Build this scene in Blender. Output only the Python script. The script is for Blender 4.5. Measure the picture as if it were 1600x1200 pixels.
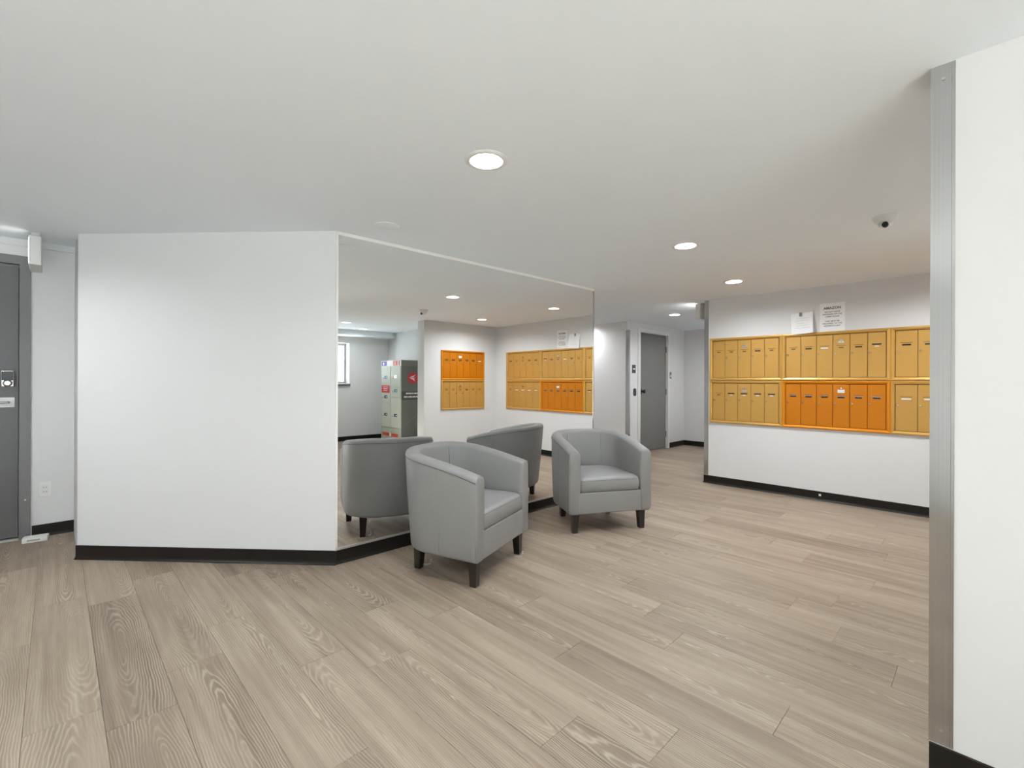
import bpy, bmesh, math, random
from mathutils import Vector, Matrix, Euler

random.seed(7)
for o in list(bpy.data.objects):
    bpy.data.objects.remove(o, do_unlink=True)
scene = bpy.context.scene
COL = scene.collection

# ------------------------------------------------------------------ camera
H_CAM = 1.213
YAW = math.radians(45.618)
cam_d = bpy.data.cameras.new('camera')
cam = bpy.data.objects.new('camera', cam_d)
COL.objects.link(cam)
cam_d.sensor_width = 36.0
cam_d.lens = 727.79 * 36.0 / 1600.0
cam_d.shift_y = -4.2 / 1600.0
cam_d.clip_start = 0.02
cam.location = (0, 0, H_CAM)
cam.rotation_euler = (Matrix.Rotation(YAW - math.pi / 2, 4, 'Z') @ Matrix.Rotation(math.pi / 2, 4, 'X')
                      @ Matrix.Rotation(math.radians(0.219), 4, 'Z')).to_euler()
scene.camera = cam

# ------------------------------------------------------------------ world, exposure
SKY = 2.0
SUN = 92.0
LAMP = 400.0
world = bpy.data.worlds.new('sky')
scene.world = world
world.use_nodes = True
bg = world.node_tree.nodes['Background']
bg.inputs[0].default_value = (0.86, 0.93, 1.0, 1)
bg.inputs[1].default_value = SKY
sun_d = bpy.data.lights.new('sun', 'SUN')
sun_d.energy = SUN
sun_d.angle = math.radians(2.0)
sun_d.color = (0.85, 0.935, 1.0)
sun = bpy.data.objects.new('sun', sun_d)
COL.objects.link(sun)
sun.rotation_euler = Vector((0.08, 0.80, -0.59)).to_track_quat('-Z', 'Y').to_euler()
vs = scene.view_settings
vs.view_transform = 'Standard'
vs.look = 'None'
vs.exposure = 0.5
vs.gamma = 1.0
vs.use_curve_mapping = False
scene.cycles.max_bounces = 8
scene.cycles.diffuse_bounces = 5
scene.cycles.use_adaptive_sampling = True
scene.cycles.adaptive_threshold = 0.03
scene.cycles.glossy_bounces = 4
scene.cycles.transparent_max_bounces = 6
scene.cycles.sample_clamp_indirect = 8.0
scene.cycles.caustics_reflective = True
scene.cycles.blur_glossy = 1.0
scene.cycles.caustics_refractive = False


# ------------------------------------------------------------------ materials
def mat(name, color, rough=0.5, metal=0.0, spec=0.5, emit=None, estr=0.0, noise=None, bump=None, coat=0.0):
    m = bpy.data.materials.new(name)
    m.use_nodes = True
    nt = m.node_tree
    b = nt.nodes['Principled BSDF']
    b.inputs['Base Color'].default_value = (*color, 1)
    b.inputs['Roughness'].default_value = rough
    b.inputs['Metallic'].default_value = metal
    b.inputs['Specular IOR Level'].default_value = spec
    if coat:
        b.inputs['Coat Weight'].default_value = coat
        b.inputs['Coat Roughness'].default_value = 0.25
    if emit:
        b.inputs['Emission Color'].default_value = (*emit, 1)
        b.inputs['Emission Strength'].default_value = estr
    tc = nt.nodes.new('ShaderNodeTexCoord')
    if noise:                      # (scale xyz, amount)
        sc_, amt = noise
        mp = nt.nodes.new('ShaderNodeMapping')
        mp.inputs['Scale'].default_value = sc_
        nt.links.new(tc.outputs['Object'], mp.inputs['Vector'])
        n = nt.nodes.new('ShaderNodeTexNoise')
        n.inputs['Scale'].default_value = 1.0
        n.inputs['Detail'].default_value = 4
        nt.links.new(mp.outputs[0], n.inputs['Vector'])
        mx = nt.nodes.new('ShaderNodeMix')
        mx.data_type = 'RGBA'
        mx.inputs[6].default_value = (*[c * (1 - amt) for c in color], 1)
        mx.inputs[7].default_value = (*[min(1, c * (1 + amt)) for c in color], 1)
        nt.links.new(n.outputs['Fac'], mx.inputs[0])
        nt.links.new(mx.outputs[2], b.inputs['Base Color'])
    if bump:                       # (scale, strength, distance)
        n2 = nt.nodes.new('ShaderNodeTexNoise')
        n2.inputs['Scale'].default_value = bump[0]
        n2.inputs['Detail'].default_value = 3
        nt.links.new(tc.outputs['Object'], n2.inputs['Vector'])
        bp = nt.nodes.new('ShaderNodeBump')
        bp.inputs['Strength'].default_value = bump[1]
        bp.inputs['Distance'].default_value = bump[2]
        nt.links.new(n2.outputs['Fac'], bp.inputs['Height'])
        nt.links.new(bp.outputs[0], b.inputs['Normal'])
    return m


M = {}
M['wall'] = mat('wall_paint', (0.765, 0.767, 0.767), 0.55, spec=0.3, noise=((1.2, 1.2, 1.2), 0.012), bump=(90, 0.08, 0.002))
M['ceiling'] = mat('ceiling_paint', (0.885, 0.935, 0.98), 0.7, spec=0.2, noise=((0.8, 0.8, 0.8), 0.015), bump=(60, 0.06, 0.002))
M['base'] = mat('baseboard_vinyl', (0.012, 0.0095, 0.0075), 0.42, spec=0.3, noise=((3, 3, 3), 0.25))
M['trimwhite'] = mat('white_trim', (0.82, 0.82, 0.80), 0.35)
M['plastic'] = mat('white_plastic', (0.78, 0.78, 0.76), 0.4, noise=((5, 5, 5), 0.02))
M['steel'] = mat('brushed_steel', (0.56, 0.565, 0.57), 0.13, metal=1.0, noise=((300, 300, 1.2), 0.14))
M['alu'] = mat('aluminium_channel', (0.72, 0.72, 0.72), 0.3, metal=0.9)
M['mirror'] = mat('mirror_silver', (0.93, 0.935, 0.93), 0.0, metal=1.0)
M['doorgrey'] = mat('door_grey_paint', (0.115, 0.115, 0.117), 0.45, noise=((6, 6, 6), 0.05))
M['framegrey'] = mat('frame_grey_paint', (0.17, 0.17, 0.172), 0.45, noise=((6, 6, 6), 0.05))
M['doorlight'] = mat('door_mid_grey_paint', (0.19, 0.188, 0.182), 0.4, noise=((6, 6, 6), 0.05))
M['black'] = mat('black_plastic', (0.02, 0.02, 0.02), 0.35)
M['dark'] = mat('dark_void', (0.03, 0.028, 0.026), 0.8)
M['chrome'] = mat('satin_chrome', (0.75, 0.74, 0.72), 0.25, metal=1.0)
M['gold'] = mat('gold_anodised', (0.60, 0.345, 0.085), 0.40, metal=0.35, noise=((8, 8, 90), 0.05))
M['goldframe'] = mat('gold_frame', (0.64, 0.37, 0.09), 0.34, metal=0.35, noise=((20, 20, 20), 0.03))
M['goldback'] = mat('gold_back', (0.20, 0.12, 0.035), 0.5, metal=0.3)
M['orange'] = mat('orange_anodised', (0.62, 0.20, 0.002), 0.42, metal=0.3, noise=((8, 8, 90), 0.05))
M['orangeframe'] = mat('orange_frame', (0.72, 0.25, 0.003), 0.34, metal=0.3, noise=((20, 20, 20), 0.03))
M['orangeback'] = mat('orange_back', (0.24, 0.07, 0.006), 0.5, metal=0.3)
M['paper'] = mat('white_paper', (0.92, 0.92, 0.92), 0.7, spec=0.2)
M['ink'] = mat('black_ink', (0.03, 0.03, 0.03), 0.7)
M['ink_grey'] = mat('pencil_ink', (0.40, 0.40, 0.41), 0.8)
M['ink_olive'] = mat('olive_ink', (0.13, 0.12, 0.04), 0.7)
M['tape'] = mat('grey_tape', (0.22, 0.20, 0.20), 0.4)
M['leather'] = mat('grey_leatherette', (0.250, 0.247, 0.243), 0.42, spec=0.45, noise=((5, 5, 5), 0.05), bump=(420, 0.12, 0.001))
M['seam'] = mat('seam_thread', (0.12, 0.12, 0.12), 0.6)
M['legwood'] = mat('espresso_wood', (0.022, 0.016, 0.013), 0.28, spec=0.6, noise=((40, 40, 4), 0.35))
M['lens'] = mat('lamp_lens', (0.9, 0.9, 0.9), 0.5, emit=(0.915, 0.962, 1.0), estr=LAMP)
M['lens_mid'] = mat('lamp_lens_mid', (0.9, 0.9, 0.9), 0.5, emit=(0.97, 0.98, 1.0), estr=LAMP * 0.62)
M['lens_low'] = mat('lamp_lens_low', (0.9, 0.9, 0.9), 0.5, emit=(0.915, 0.962, 1.0), estr=LAMP * 0.3)
M['signlit'] = mat('sign_face_lit', (0.8, 0.85, 0.8), 0.5, emit=(1.0, 1.0, 0.97), estr=5.0)
M['locker'] = mat('locker_pale_enamel', (0.52, 0.56, 0.48), 0.3, noise=((4, 4, 4), 0.04))
M['lockerlow'] = mat('locker_lower_panel', (0.42, 0.45, 0.37), 0.35)
M['lockerside'] = mat('locker_side_grey', (0.135, 0.15, 0.135), 0.32)
M['lockerband'] = mat('locker_band', (0.06, 0.07, 0.065), 0.4)
M['lockerstripe'] = mat('locker_stripe', (0.18, 0.20, 0.18), 0.35)
M['red'] = mat('red_print', (0.55, 0.03, 0.035), 0.4)
M['redorange'] = mat('red_orange_print', (0.62, 0.07, 0.04), 0.4)
M['purple'] = mat('purple_print', (0.10, 0.08, 0.36), 0.4)
M['navy'] = mat('navy_plastic', (0.02, 0.035, 0.09), 0.4)
M['blue'] = mat('blue_print', (0.10, 0.22, 0.42), 0.4)
M['white'] = mat('white_print', (0.8, 0.8, 0.8), 0.5)
M['sill'] = mat('sill_grey', (0.16, 0.15, 0.14), 0.5)
M['winframe'] = mat('window_frame_grey', (0.35, 0.35, 0.35), 0.4)
M['concrete'] = mat('outside_concrete', (0.50, 0.50, 0.49), 0.9, noise=((2, 2, 2), 0.1))
M['slab'] = mat('floor_slab', (0.07, 0.06, 0.05), 0.9)
M['threshold'] = mat('threshold_metal', (0.55, 0.54, 0.50), 0.4, metal=0.6)

mg = bpy.data.materials.new('window_glass')
mg.use_nodes = True
nt = mg.node_tree
nt.nodes.clear()
out = nt.nodes.new('ShaderNodeOutputMaterial')
mixs = nt.nodes.new('ShaderNodeMixShader')
tr = nt.nodes.new('ShaderNodeBsdfTransparent')
tr.inputs[0].default_value = (0.95, 0.97, 0.97, 1)
gl = nt.nodes.new('ShaderNodeBsdfGlossy')
gl.inputs['Roughness'].default_value = 0.02
mixs.inputs[0].default_value = 0.06
nt.links.new(tr.outputs[0], mixs.inputs[1])
nt.links.new(gl.outputs[0], mixs.inputs[2])
nt.links.new(mixs.outputs[0], out.inputs[0])
M['glass'] = mg


def plank_material():
    m = bpy.data.materials.new('vinyl_plank')
    m.use_nodes = True
    nt = m.node_tree
    L = nt.links.new
    N = nt.nodes.new
    b = nt.nodes['Principled BSDF']

    def math_(op, a, bb=None, c=None):
        n = N('ShaderNodeMath')
        n.operation = op
        for i, v in enumerate((a, bb, c)):
            if v is None:
                continue
            if isinstance(v, (int, float)):
                n.inputs[i].default_value = v
            else:
                L(v, n.inputs[i])
        return n.outputs[0]

    uv = N('ShaderNodeUVMap')
    uv.uv_map = 'UVMap'
    sep = N('ShaderNodeSeparateXYZ')
    L(uv.outputs[0], sep.inputs[0])
    oi = N('ShaderNodeObjectInfo')
    ge = N('ShaderNodeNewGeometry')
    rnd = math_('FRACT', math_('ADD', oi.outputs['Random'], ge.outputs['Random Per Island']))
    rnd2 = math_('FRACT', math_('MULTIPLY', rnd, 17.31))
    rnd3 = math_('FRACT', math_('MULTIPLY', rnd, 53.77))
    x0 = sep.outputs[0]
    y0 = sep.outputs[1]
    yoff = math_('ADD', y0, math_('MULTIPLY', rnd, 61.0))
    xoff = math_('ADD', x0, math_('MULTIPLY', rnd2, 23.0))

    def noise(sx, sy, detail=3, rough=0.55):
        cb = N('ShaderNodeCombineXYZ')
        L(math_('MULTIPLY', xoff, sx), cb.inputs[0])
        L(math_('MULTIPLY', yoff, sy), cb.inputs[1])
        L(math_('MULTIPLY', rnd3, 9.0), cb.inputs[2])
        n = N('ShaderNodeTexNoise')
        n.inputs['Scale'].default_value = 1
        n.inputs['Detail'].default_value = detail
        n.inputs['Roughness'].default_value = rough
        L(cb.outputs[0], n.inputs['Vector'])
        return n.outputs['Fac']

    # growth-ring figure: a slightly tilted log cut along its length
    wob = math_('MULTIPLY', math_('SUBTRACT', noise(6, 1.8, 2), 0.5), 0.085)
    wob2 = math_('MULTIPLY', math_('SUBTRACT', noise(45, 9, 2), 0.5), 0.010)
    xc = math_('ADD', x0, math_('MULTIPLY', math_('SUBTRACT', rnd2, 0.5), 0.13))
    xx = math_('ADD', xc, math_('MULTIPLY', math_('SUBTRACT', noise(4, 1.6, 1), 0.5), 0.06))
    dd = math_('ADD', math_('MULTIPLY', y0, math_('ADD', math_('MULTIPLY', rnd3, 0.07), 0.03)), wob)
    r = math_('SQRT', math_('ADD', math_('MULTIPLY', xx, xx), math_('MULTIPLY', dd, dd)))
    r = math_('ADD', r, wob2)
    s = math_('SINE', math_('MULTIPLY', r, 2 * math.pi / 0.0082))
    line = math_('POWER', math_('MULTIPLY_ADD', s, 0.5, 0.5), 3.0)
    patch = noise(9, 1.7, 3)
    mr = N('ShaderNodeMapRange')
    mr.inputs[1].default_value = 0.38
    mr.inputs[2].default_value = 0.66
    L(patch, mr.inputs[0])
    line = math_('MULTIPLY', line, math_('MULTIPLY_ADD', mr.outputs[0], 0.85, 0.15))
    streak = noise(34, 0.9, 4, 0.6)
    blotch = noise(7, 1.3, 3)
    fibre = noise(420, 9, 2)
    v = math_('ADD', math_('MULTIPLY', math_('SUBTRACT', streak, 0.5), 0.85),
              math_('MULTIPLY', math_('SUBTRACT', blotch, 0.5), 0.55))
    v = math_('ADD', v, math_('MULTIPLY', math_('SUBTRACT', fibre, 0.5), 0.22))
    v = math_('ADD', v, math_('MULTIPLY', math_('SUBTRACT', rnd, 0.5), 0.22))
    v = math_('ADD', v, 0.5)
    ramp = N('ShaderNodeValToRGB')
    cr = ramp.color_ramp
    cr.elements[0].position = 0.10
    cr.elements[0].color = (0.140, 0.101, 0.073, 1)
    cr.elements[1].position = 0.92
    cr.elements[1].color = (0.416, 0.338, 0.262, 1)
    e = cr.elements.new(0.5)
    e.color = (0.268, 0.207, 0.156, 1)
    L(v, ramp.inputs[0])
    mx = N('ShaderNodeMix')
    mx.data_type = 'RGBA'
    L(math_('MULTIPLY', line, 0.64), mx.inputs[0])
    L(ramp.outputs[0], mx.inputs[6])
    mx.inputs[7].default_value = (0.52, 0.445, 0.345, 1)
    L(mx.outputs[2], b.inputs['Base Color'])
    b.inputs['Roughness'].default_value = 0.48
    b.inputs['Specular IOR Level'].default_value = 0.35
    bp = N('ShaderNodeBump')
    bp.inputs['Strength'].default_value = 0.15
    bp.inputs['Distance'].default_value = 0.001
    L(math_('ADD', line, math_('MULTIPLY', fibre, 0.6)), bp.inputs['Height'])
    L(bp.outputs[0], b.inputs['Normal'])
    return m


M['plank'] = plank_material()


# ------------------------------------------------------------------ mesh helpers
class MB:
    """collects shapes, builds ONE mesh object"""
    def __init__(self):
        self.v, self.f, self.s = [], [], []

    def add(self, verts, faces, smooth=False):
        n = len(self.v)
        self.v += [tuple(p) for p in verts]
        self.f += [tuple(i + n for i in f) for f in faces]
        self.s += [smooth] * len(faces)
        return self

    def box(self, x0, x1, y0, y1, z0, z1, bevel=0.0, seg=2):
        if bevel <= 0:
            vs_ = [(x, y, z) for z in (z0, z1) for y in (y0, y1) for x in (x0, x1)]
            return self.add(vs_, [(0, 2, 3, 1), (4, 5, 7, 6), (0, 1, 5, 4), (2, 6, 7, 3), (0, 4, 6, 2), (1, 3, 7, 5)])
        bm = bmesh.new()
        bmesh.ops.create_cube(bm, size=1.0)
        for p in bm.verts:
            p.co = Vector(((x0 + x1) / 2 + p.co.x * (x1 - x0), (y0 + y1) / 2 + p.co.y * (y1 - y0), (z0 + z1) / 2 + p.co.z * (z1 - z0)))
        bmesh.ops.bevel(bm, geom=bm.edges[:], offset=bevel, segments=seg, profile=0.6, affect='EDGES')
        self.bm(bm, seg > 1)
        return self

    def bm(self, bm, smooth=False):
        bm.verts.index_update()
        self.add([p.co[:] for p in bm.verts], [[p.index for p in f.verts] for f in bm.faces], smooth)
        bm.free()

    def prism(self, poly, z0, z1):
        n = len(poly)
        a = sum(poly[i][0] * poly[(i + 1) % n][1] - poly[(i + 1) % n][0] * poly[i][1] for i in range(n))
        if a < 0:
            poly = poly[::-1]
        vs_ = [(p[0], p[1], z0) for p in poly] + [(p[0], p[1], z1) for p in poly]
        fs = [tuple(range(n))[::-1], tuple(range(n, 2 * n))]
        fs += [(i, (i + 1) % n, n + (i + 1) % n, n + i) for i in range(n)]
        return self.add(vs_, fs)

    def plate(self, poly, y0, y1):
        """polygon in x,z extruded along y"""
        n = len(poly)
        vs_ = [(p[0], y0, p[1]) for p in poly] + [(p[0], y1, p[1]) for p in poly]
        fs = [tuple(range(n)), tuple(range(n, 2 * n))[::-1]]
        fs += [(i, n + i, n + (i + 1) % n, (i + 1) % n) for i in range(n)]
        return self.add(vs_, fs)

    def lathe(self, prof, n=32, axis='z', c=(0, 0, 0), caps=True):
        vs_, fs = [], []
        for r, h in prof:
            for k in range(n):
                a = 2 * math.pi * k / n
                p = (r * math.cos(a), r * math.sin(a), h)
                if axis == 'y':
                    p = (p[0], p[2], p[1])
                if axis == 'x':
                    p = (p[2], p[0], p[1])
                vs_.append((p[0] + c[0], p[1] + c[1], p[2] + c[2]))
        for j in range(len(prof) - 1):
            for k in range(n):
                fs.append((j * n + k, j * n + (k + 1) % n, (j + 1) * n + (k + 1) % n, (j + 1) * n + k))
        self.add(vs_, fs, True)
        if caps:
            self.add(vs_[:n], [tuple(range(n))[::-1]])
            self.add(vs_[-n:], [tuple(range(n))])
        return self

    def tube(self, pts, r, n=8, closed=False):
        pts = [Vector(p) for p in pts]
        m = len(pts)
        vs_, fs = [], []
        up = Vector((0, 0, 1))
        for i, p in enumerate(pts):
            a = pts[(i - 1) % m] if (closed or i > 0) else p
            c = pts[(i + 1) % m] if (closed or i < m - 1) else p
            t = (c - a).normalized()
            s_ = t.cross(up)
            if s_.length < 1e-3:
                s_ = t.cross(Vector((1, 0, 0)))
            s_.normalize()
            w = s_.cross(t)
            for k in range(n):
                an = 2 * math.pi * k / n
                vs_.append(p + (s_ * math.cos(an) + w * math.sin(an)) * r)
        rng = m if closed else m - 1
        for i in range(rng):
            for k in range(n):
                fs.append((i * n + k, i * n + (k + 1) % n, ((i + 1) % m) * n + (k + 1) % n, ((i + 1) % m) * n + k))
        if not closed:
            fs.append(tuple(range(n))[::-1])
            fs.append(tuple(range((m - 1) * n, m * n)))
        return self.add(vs_, fs, True)

    def build(self, name, material, parent=None, loc=None):
        me = bpy.data.meshes.new(name)
        me.from_pydata(self.v, [], self.f)
        bm = bmesh.new()
        bm.from_mesh(me)
        bmesh.ops.recalc_face_normals(bm, faces=bm.faces)
        bm.to_mesh(me)
        bm.free()
        me.polygons.foreach_set('use_smooth', self.s)
        me.materials.append(M[material] if isinstance(material, str) else material)
        me.update()
        o = bpy.data.objects.new(name, me)
        COL.objects.link(o)
        if parent:
            o.parent = parent
        if loc:
            o.location = loc
        return o


def tag(o, label, cat, group=None):
    o['label'] = label
    o['category'] = cat
    if group:
        o['group'] = group
    return o


def thing(name, label, cat, loc=(0, 0, 0), rotz=0.0, group=None):
    o = bpy.data.objects.new(name, None)
    o.empty_display_size = 0.1
    COL.objects.link(o)
    o.location = loc
    o.rotation_euler = (0, 0, rotz)
    return tag(o, label, cat, group)


def struct(name, mb, material, label=None, parent=None):
    o = mb.build(name, material, parent)
    o['kind'] = 'structure'
    if label:
        o['label'] = label
    return o


def copy_tree(o, parent=None):
    c = o.copy()
    COL.objects.link(c)
    c.parent = parent
    for ch in list(o.children):
        copy_tree(ch, c)
    return c


def text_mesh(name, body, size, material, parent, loc, align='CENTER', bold=0.0):
    """flat lettering lying in local x,z, facing -y"""
    cu = bpy.data.curves.new(name, 'FONT')
    cu.body = body
    cu.size = size
    cu.align_x = align
    cu.offset = bold
    t = bpy.data.objects.new(name, cu)
    COL.objects.link(t)
    dg = bpy.context.evaluated_depsgraph_get()
    me = bpy.data.meshes.new_from_object(t.evaluated_get(dg))
    bpy.data.objects.remove(t, do_unlink=True)
    me.transform(Matrix.Rotation(math.pi / 2, 4, 'X'))
    me.materials.clear()
    me.materials.append(M[material])
    o = bpy.data.objects.new(name, me)
    COL.objects.link(o)
    o.parent = parent
    o.location = loc
    return o


# ------------------------------------------------------------------ plan of the place (metres; x along the mirror, y along the letter boxes)
C = 2.2
A = (0.105, 4.313)
M0 = (1.3195, 3.005)
DL = math.tan(math.radians(-1.346))
M1 = (4.093, 3.005 + DL * (4.093 - 1.3195))
UL, VL = 5.622, 2.406
US, VS = 1.959, 0.126
UB, VB = 6.672, 4.104
UE = 8.661
VC, UC = -0.504, 4.091
VR = 5.12
VW = -3.15
USTEP = 4.74
UW = -2.2
VSOF = 4.49


def vm(u):
    return M0[1] + DL * (u - M0[0])


# ---- floor
floor = struct('floor', MB().box(UW - 0.3, UE + 0.2, VW - 0.25, 6.7, -0.15, -0.006), 'slab')
PITCH, PLEN, U0 = 0.205, 1.244, 0.125
JOINTS = {0: 2.12, 1: 2.375, 4: 1.825, 5: 2.28, 6: 1.995, 7: 1.324, 8: 0.515, 9: 1.025, 10: 1.241, 11: 0.267,
          12: 0.506, 13: 0.746, 15: 1.33, 16: 1.72, 17: 0.877, 20: 0.875, 22: 1.315, 23: 0.657}
BLOCKS = [[A, M0, M1, (4.093, 6.6), (0.105, 6.6)],
          [(UL, VC - 0.2), (UL, VL), (UE, VL), (UE, VC - 0.2)],
          [(US, VS), (US, VW), (US + 0.15, VW), (US + 0.15, VS)],
          [(UC, VC), (UL, VC), (UL, VC - 0.2), (UC, VC - 0.2)],
          [(UB, VB), (UB, 6.6), (UE, 6.6), (UE, VB)]]


def inside(p, poly):
    c = False
    n = len(poly)
    for i in range(n):
        a, b = poly[i], poly[(i + 1) % n]
        if (a[1] > p[1]) != (b[1] > p[1]) and p[0] < (b[0] - a[0]) * (p[1] - a[1]) / (b[1] - a[1]) + a[0]:
            c = not c
    return c


def in_view(x, y):
    fx = x * math.cos(YAW) + y * math.sin(YAW)
    rx = x * math.sin(YAW) - y * math.cos(YAW)
    if fx < 0.3:
        return False
    px = 800 + 727.8 * rx / fx
    py = 596 + 727.8 * H_CAM / fx
    if not (-5 < px < 1605 and py < 1205):
        return False
    for k in range(1, 20):
        q = (x * k / 20, y * k / 20)
        if any(inside(q, B) for B in BLOCKS):
            return False
    return not any(inside((x, y), B) for B in BLOCKS)


def plank_geo(cx, cy, w, l):
    g, ch, t = 0.0004, 0.0010, 0.006
    vs_, uvs = [], []
    for (i, z) in ((g, -t), (g, -ch), (g + ch, 0.0)):
        for sx, sy in ((-1, -1), (1, -1), (1, 1), (-1, 1)):
            vs_.append((cx + sx * (w / 2 - i), cy + sy * (l / 2 - i), z))
            uvs.append((sx * (w / 2 - i), sy * (l / 2 - i)))
    fs = [(8, 9, 10, 11)]
    for b_ in (0, 4):
        fs += [(b_ + k, b_ + (k + 1) % 4, b_ + 4 + (k + 1) % 4, b_ + 4 + k) for k in range(4)]
    return vs_, fs, uvs


def plank_mesh(items, name):
    V, F, UV = [], [], []
    for (cx, cy, w, l) in items:
        v, f, u = plank_geo(cx, cy, w, l)
        n = len(V)
        V += v
        UV += u
        F += [tuple(i + n for i in q) for q in f]
    me = bpy.data.meshes.new(name)
    me.from_pydata(V, [], F)
    lay = me.uv_layers.new(name='UVMap')
    idx = [0] * len(me.loops)
    me.loops.foreach_get('vertex_index', idx)
    flat = []
    for i in idx:
        flat += UV[i]
    lay.data.foreach_set('uv', flat)
    me.materials.append(M['plank'])
    me.update()
    return me


shared = plank_mesh([(0, 0, PITCH, PLEN)], 'plank')
rest, seen = [], []
k0 = int(math.floor((UW - 0.2 - U0) / PITCH))
k1 = int(math.ceil((UE + 0.1 - U0) / PITCH))
rr = random.Random(3)
for k in range(k0, k1):
    j = JOINTS.get(k, rr.uniform(0, PLEN))
    cx = U0 + (k + 0.5) * PITCH
    n0 = int(math.floor((VW - 0.2 - j) / PLEN))
    n1 = int(math.ceil((6.6 - j) / PLEN))
    for n in range(n0, n1):
        cy = j + (n + 0.5) * PLEN
        ok = any(in_view(cx + a * PITCH * 0.45, cy + b * PLEN * 0.48) for a in (-1, 0, 1) for b in (-1, -.5, 0, .5, 1))
        (seen if ok else rest).append((cx, cy))
seen.sort(key=lambda p: p[0] ** 2 + p[1] ** 2)
rest += seen[295:]
seen = seen[:295]
for (cx, cy) in seen:
    o = bpy.data.objects.new('plank', shared)
    COL.objects.link(o)
    o.parent = floor
    o.location = (cx, cy, 0)
o = bpy.data.objects.new('outer_planks', plank_mesh([(x, y, PITCH, PLEN) for x, y in rest], 'outer_planks'))
COL.objects.link(o)
o.parent = floor
o['kind'] = 'stuff'

# ---- ceiling (a dropped ceiling that stops short of the recess by the left door)
ceil_obj = struct('ceiling', MB().prism([(UW - 0.3, VW - 0.25), (UE + 0.2, VW - 0.25), (UE + 0.2, 6.7), (A[0], 6.7), (A[0], VSOF), (UW - 0.3, VSOF)], C, C + 0.15), 'ceiling')
struct('ceiling_recess', MB().box(UW - 0.3, A[0], VSOF, VR + 0.2, 2.27, C + 0.15), 'ceiling')
struct('trim_1', MB().box(UW, A[0], VR - 0.02, VR, 2.222, 2.27), 'wall', 'painted strip along the top of the recess wall')
struct('ceiling_soffit', MB().box(US + 0.15, USTEP + 0.06, VW, VW + 0.4, 2.10, C), 'ceiling')

# ---- walls
off = 0.008
struct('wall_chamfer', MB().prism([A, M0, (M0[0], 6.6), (A[0], 6.6)], 0, C), 'wall')
struct('wall_centre', MB().prism([(M0[0], M0[1] + off), (M1[0], M1[1] + off), (M1[0], 6.6), (M0[0], 6.6)], 0, C), 'wall')
struct('wall_mail', MB().prism([(UL, VC - 0.2), (UL, VL), (UE, VL), (UE, VC - 0.2)], 0, C), 'wall')
struct('wall_mail_return', MB().prism([(UC, VC), (UL, VC), (UL, VC - 0.2), (UC, VC - 0.2)], 0, C), 'wall')
struct('wall_right', MB().prism([(US, VS), (US, VW), (US + 0.15, VW), (US + 0.15, VS)], 0, C), 'wall')
struct('wall_corridor_end', MB().box(UE, UE + 0.15, VL, VB, 0, C), 'wall')
struct('wall_far_end', MB().box(M1[0], UB, 6.45, 6.6, 0, C), 'wall')
# wall with the grey corridor door (opening cut)
DU0, DU1, DZ = 6.985, 8.03, 2.085
mbw = MB().box(UB, DU0, VB, 6.6, 0, C).box(DU1, UE + 0.15, VB, 6.6, 0, C).box(DU0, DU1, VB, 6.6, DZ, C).box(DU0, DU1, VB + 0.16, 6.6, 0, DZ)
struct('wall_door', mbw, 'wall')
# recess wall with the left grey door
LU0, LU1, LZ = -1.21, -0.175, 2.105
mbw = MB().box(UW, LU0, VR, VR + 0.2, 0, 2.27).box(LU1, A[0], VR, VR + 0.2, 0, 2.27).box(LU0, LU1, VR, VR + 0.2, LZ, 2.27).box(LU0, LU1, VR + 0.15, VR + 0.2, 0, LZ)
struct('wall_recess', mbw, 'wall')
# far room seen in the mirror
struct('wall_locker', MB().box(USTEP + 0.06, UL, VW, VC - 0.2, 0, C).box(USTEP, USTEP + 0.06, VW + 0.42, VC - 0.2, 0, C), 'wall')


def wall_windows(name, along, span, at, depth, ops, z1):
    """wall along x or y with window openings [(a0,a1,z0,z1)]"""
    mb = MB()

    def bx(a0, a1, z0, z1_):
        if a1 - a0 < 1e-6 or z1_ - z0 < 1e-6:
            return
        if along == 'x':
            mb.box(a0, a1, at - depth, at, z0, z1_)
        else:
            mb.box(at - depth, at, a0, a1, z0, z1_)
    a = span[0]
    for (a0, a1, z0, zt) in ops:
        bx(a, a0, 0, z1)
        bx(a0, a1, 0, z0)
        bx(a0, a1, zt, z1)
        a = a1
    bx(a, span[1], 0, z1)
    return struct(name, mb, 'wall')


OPX = [(-2.05, -1.05, 0.15, 2.1), (-0.95, 0.05, 0.15, 2.1), (3.15, 3.95, 1.15, 1.97)]
OPY = []
wall_windows('wall_window', 'x', (UW - 0.25, USTEP + 0.2), VW, 0.25, OPX, C)
wall_windows('wall_left', 'y', (VW, VR + 0.2), UW, 0.25, OPY, C)


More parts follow.
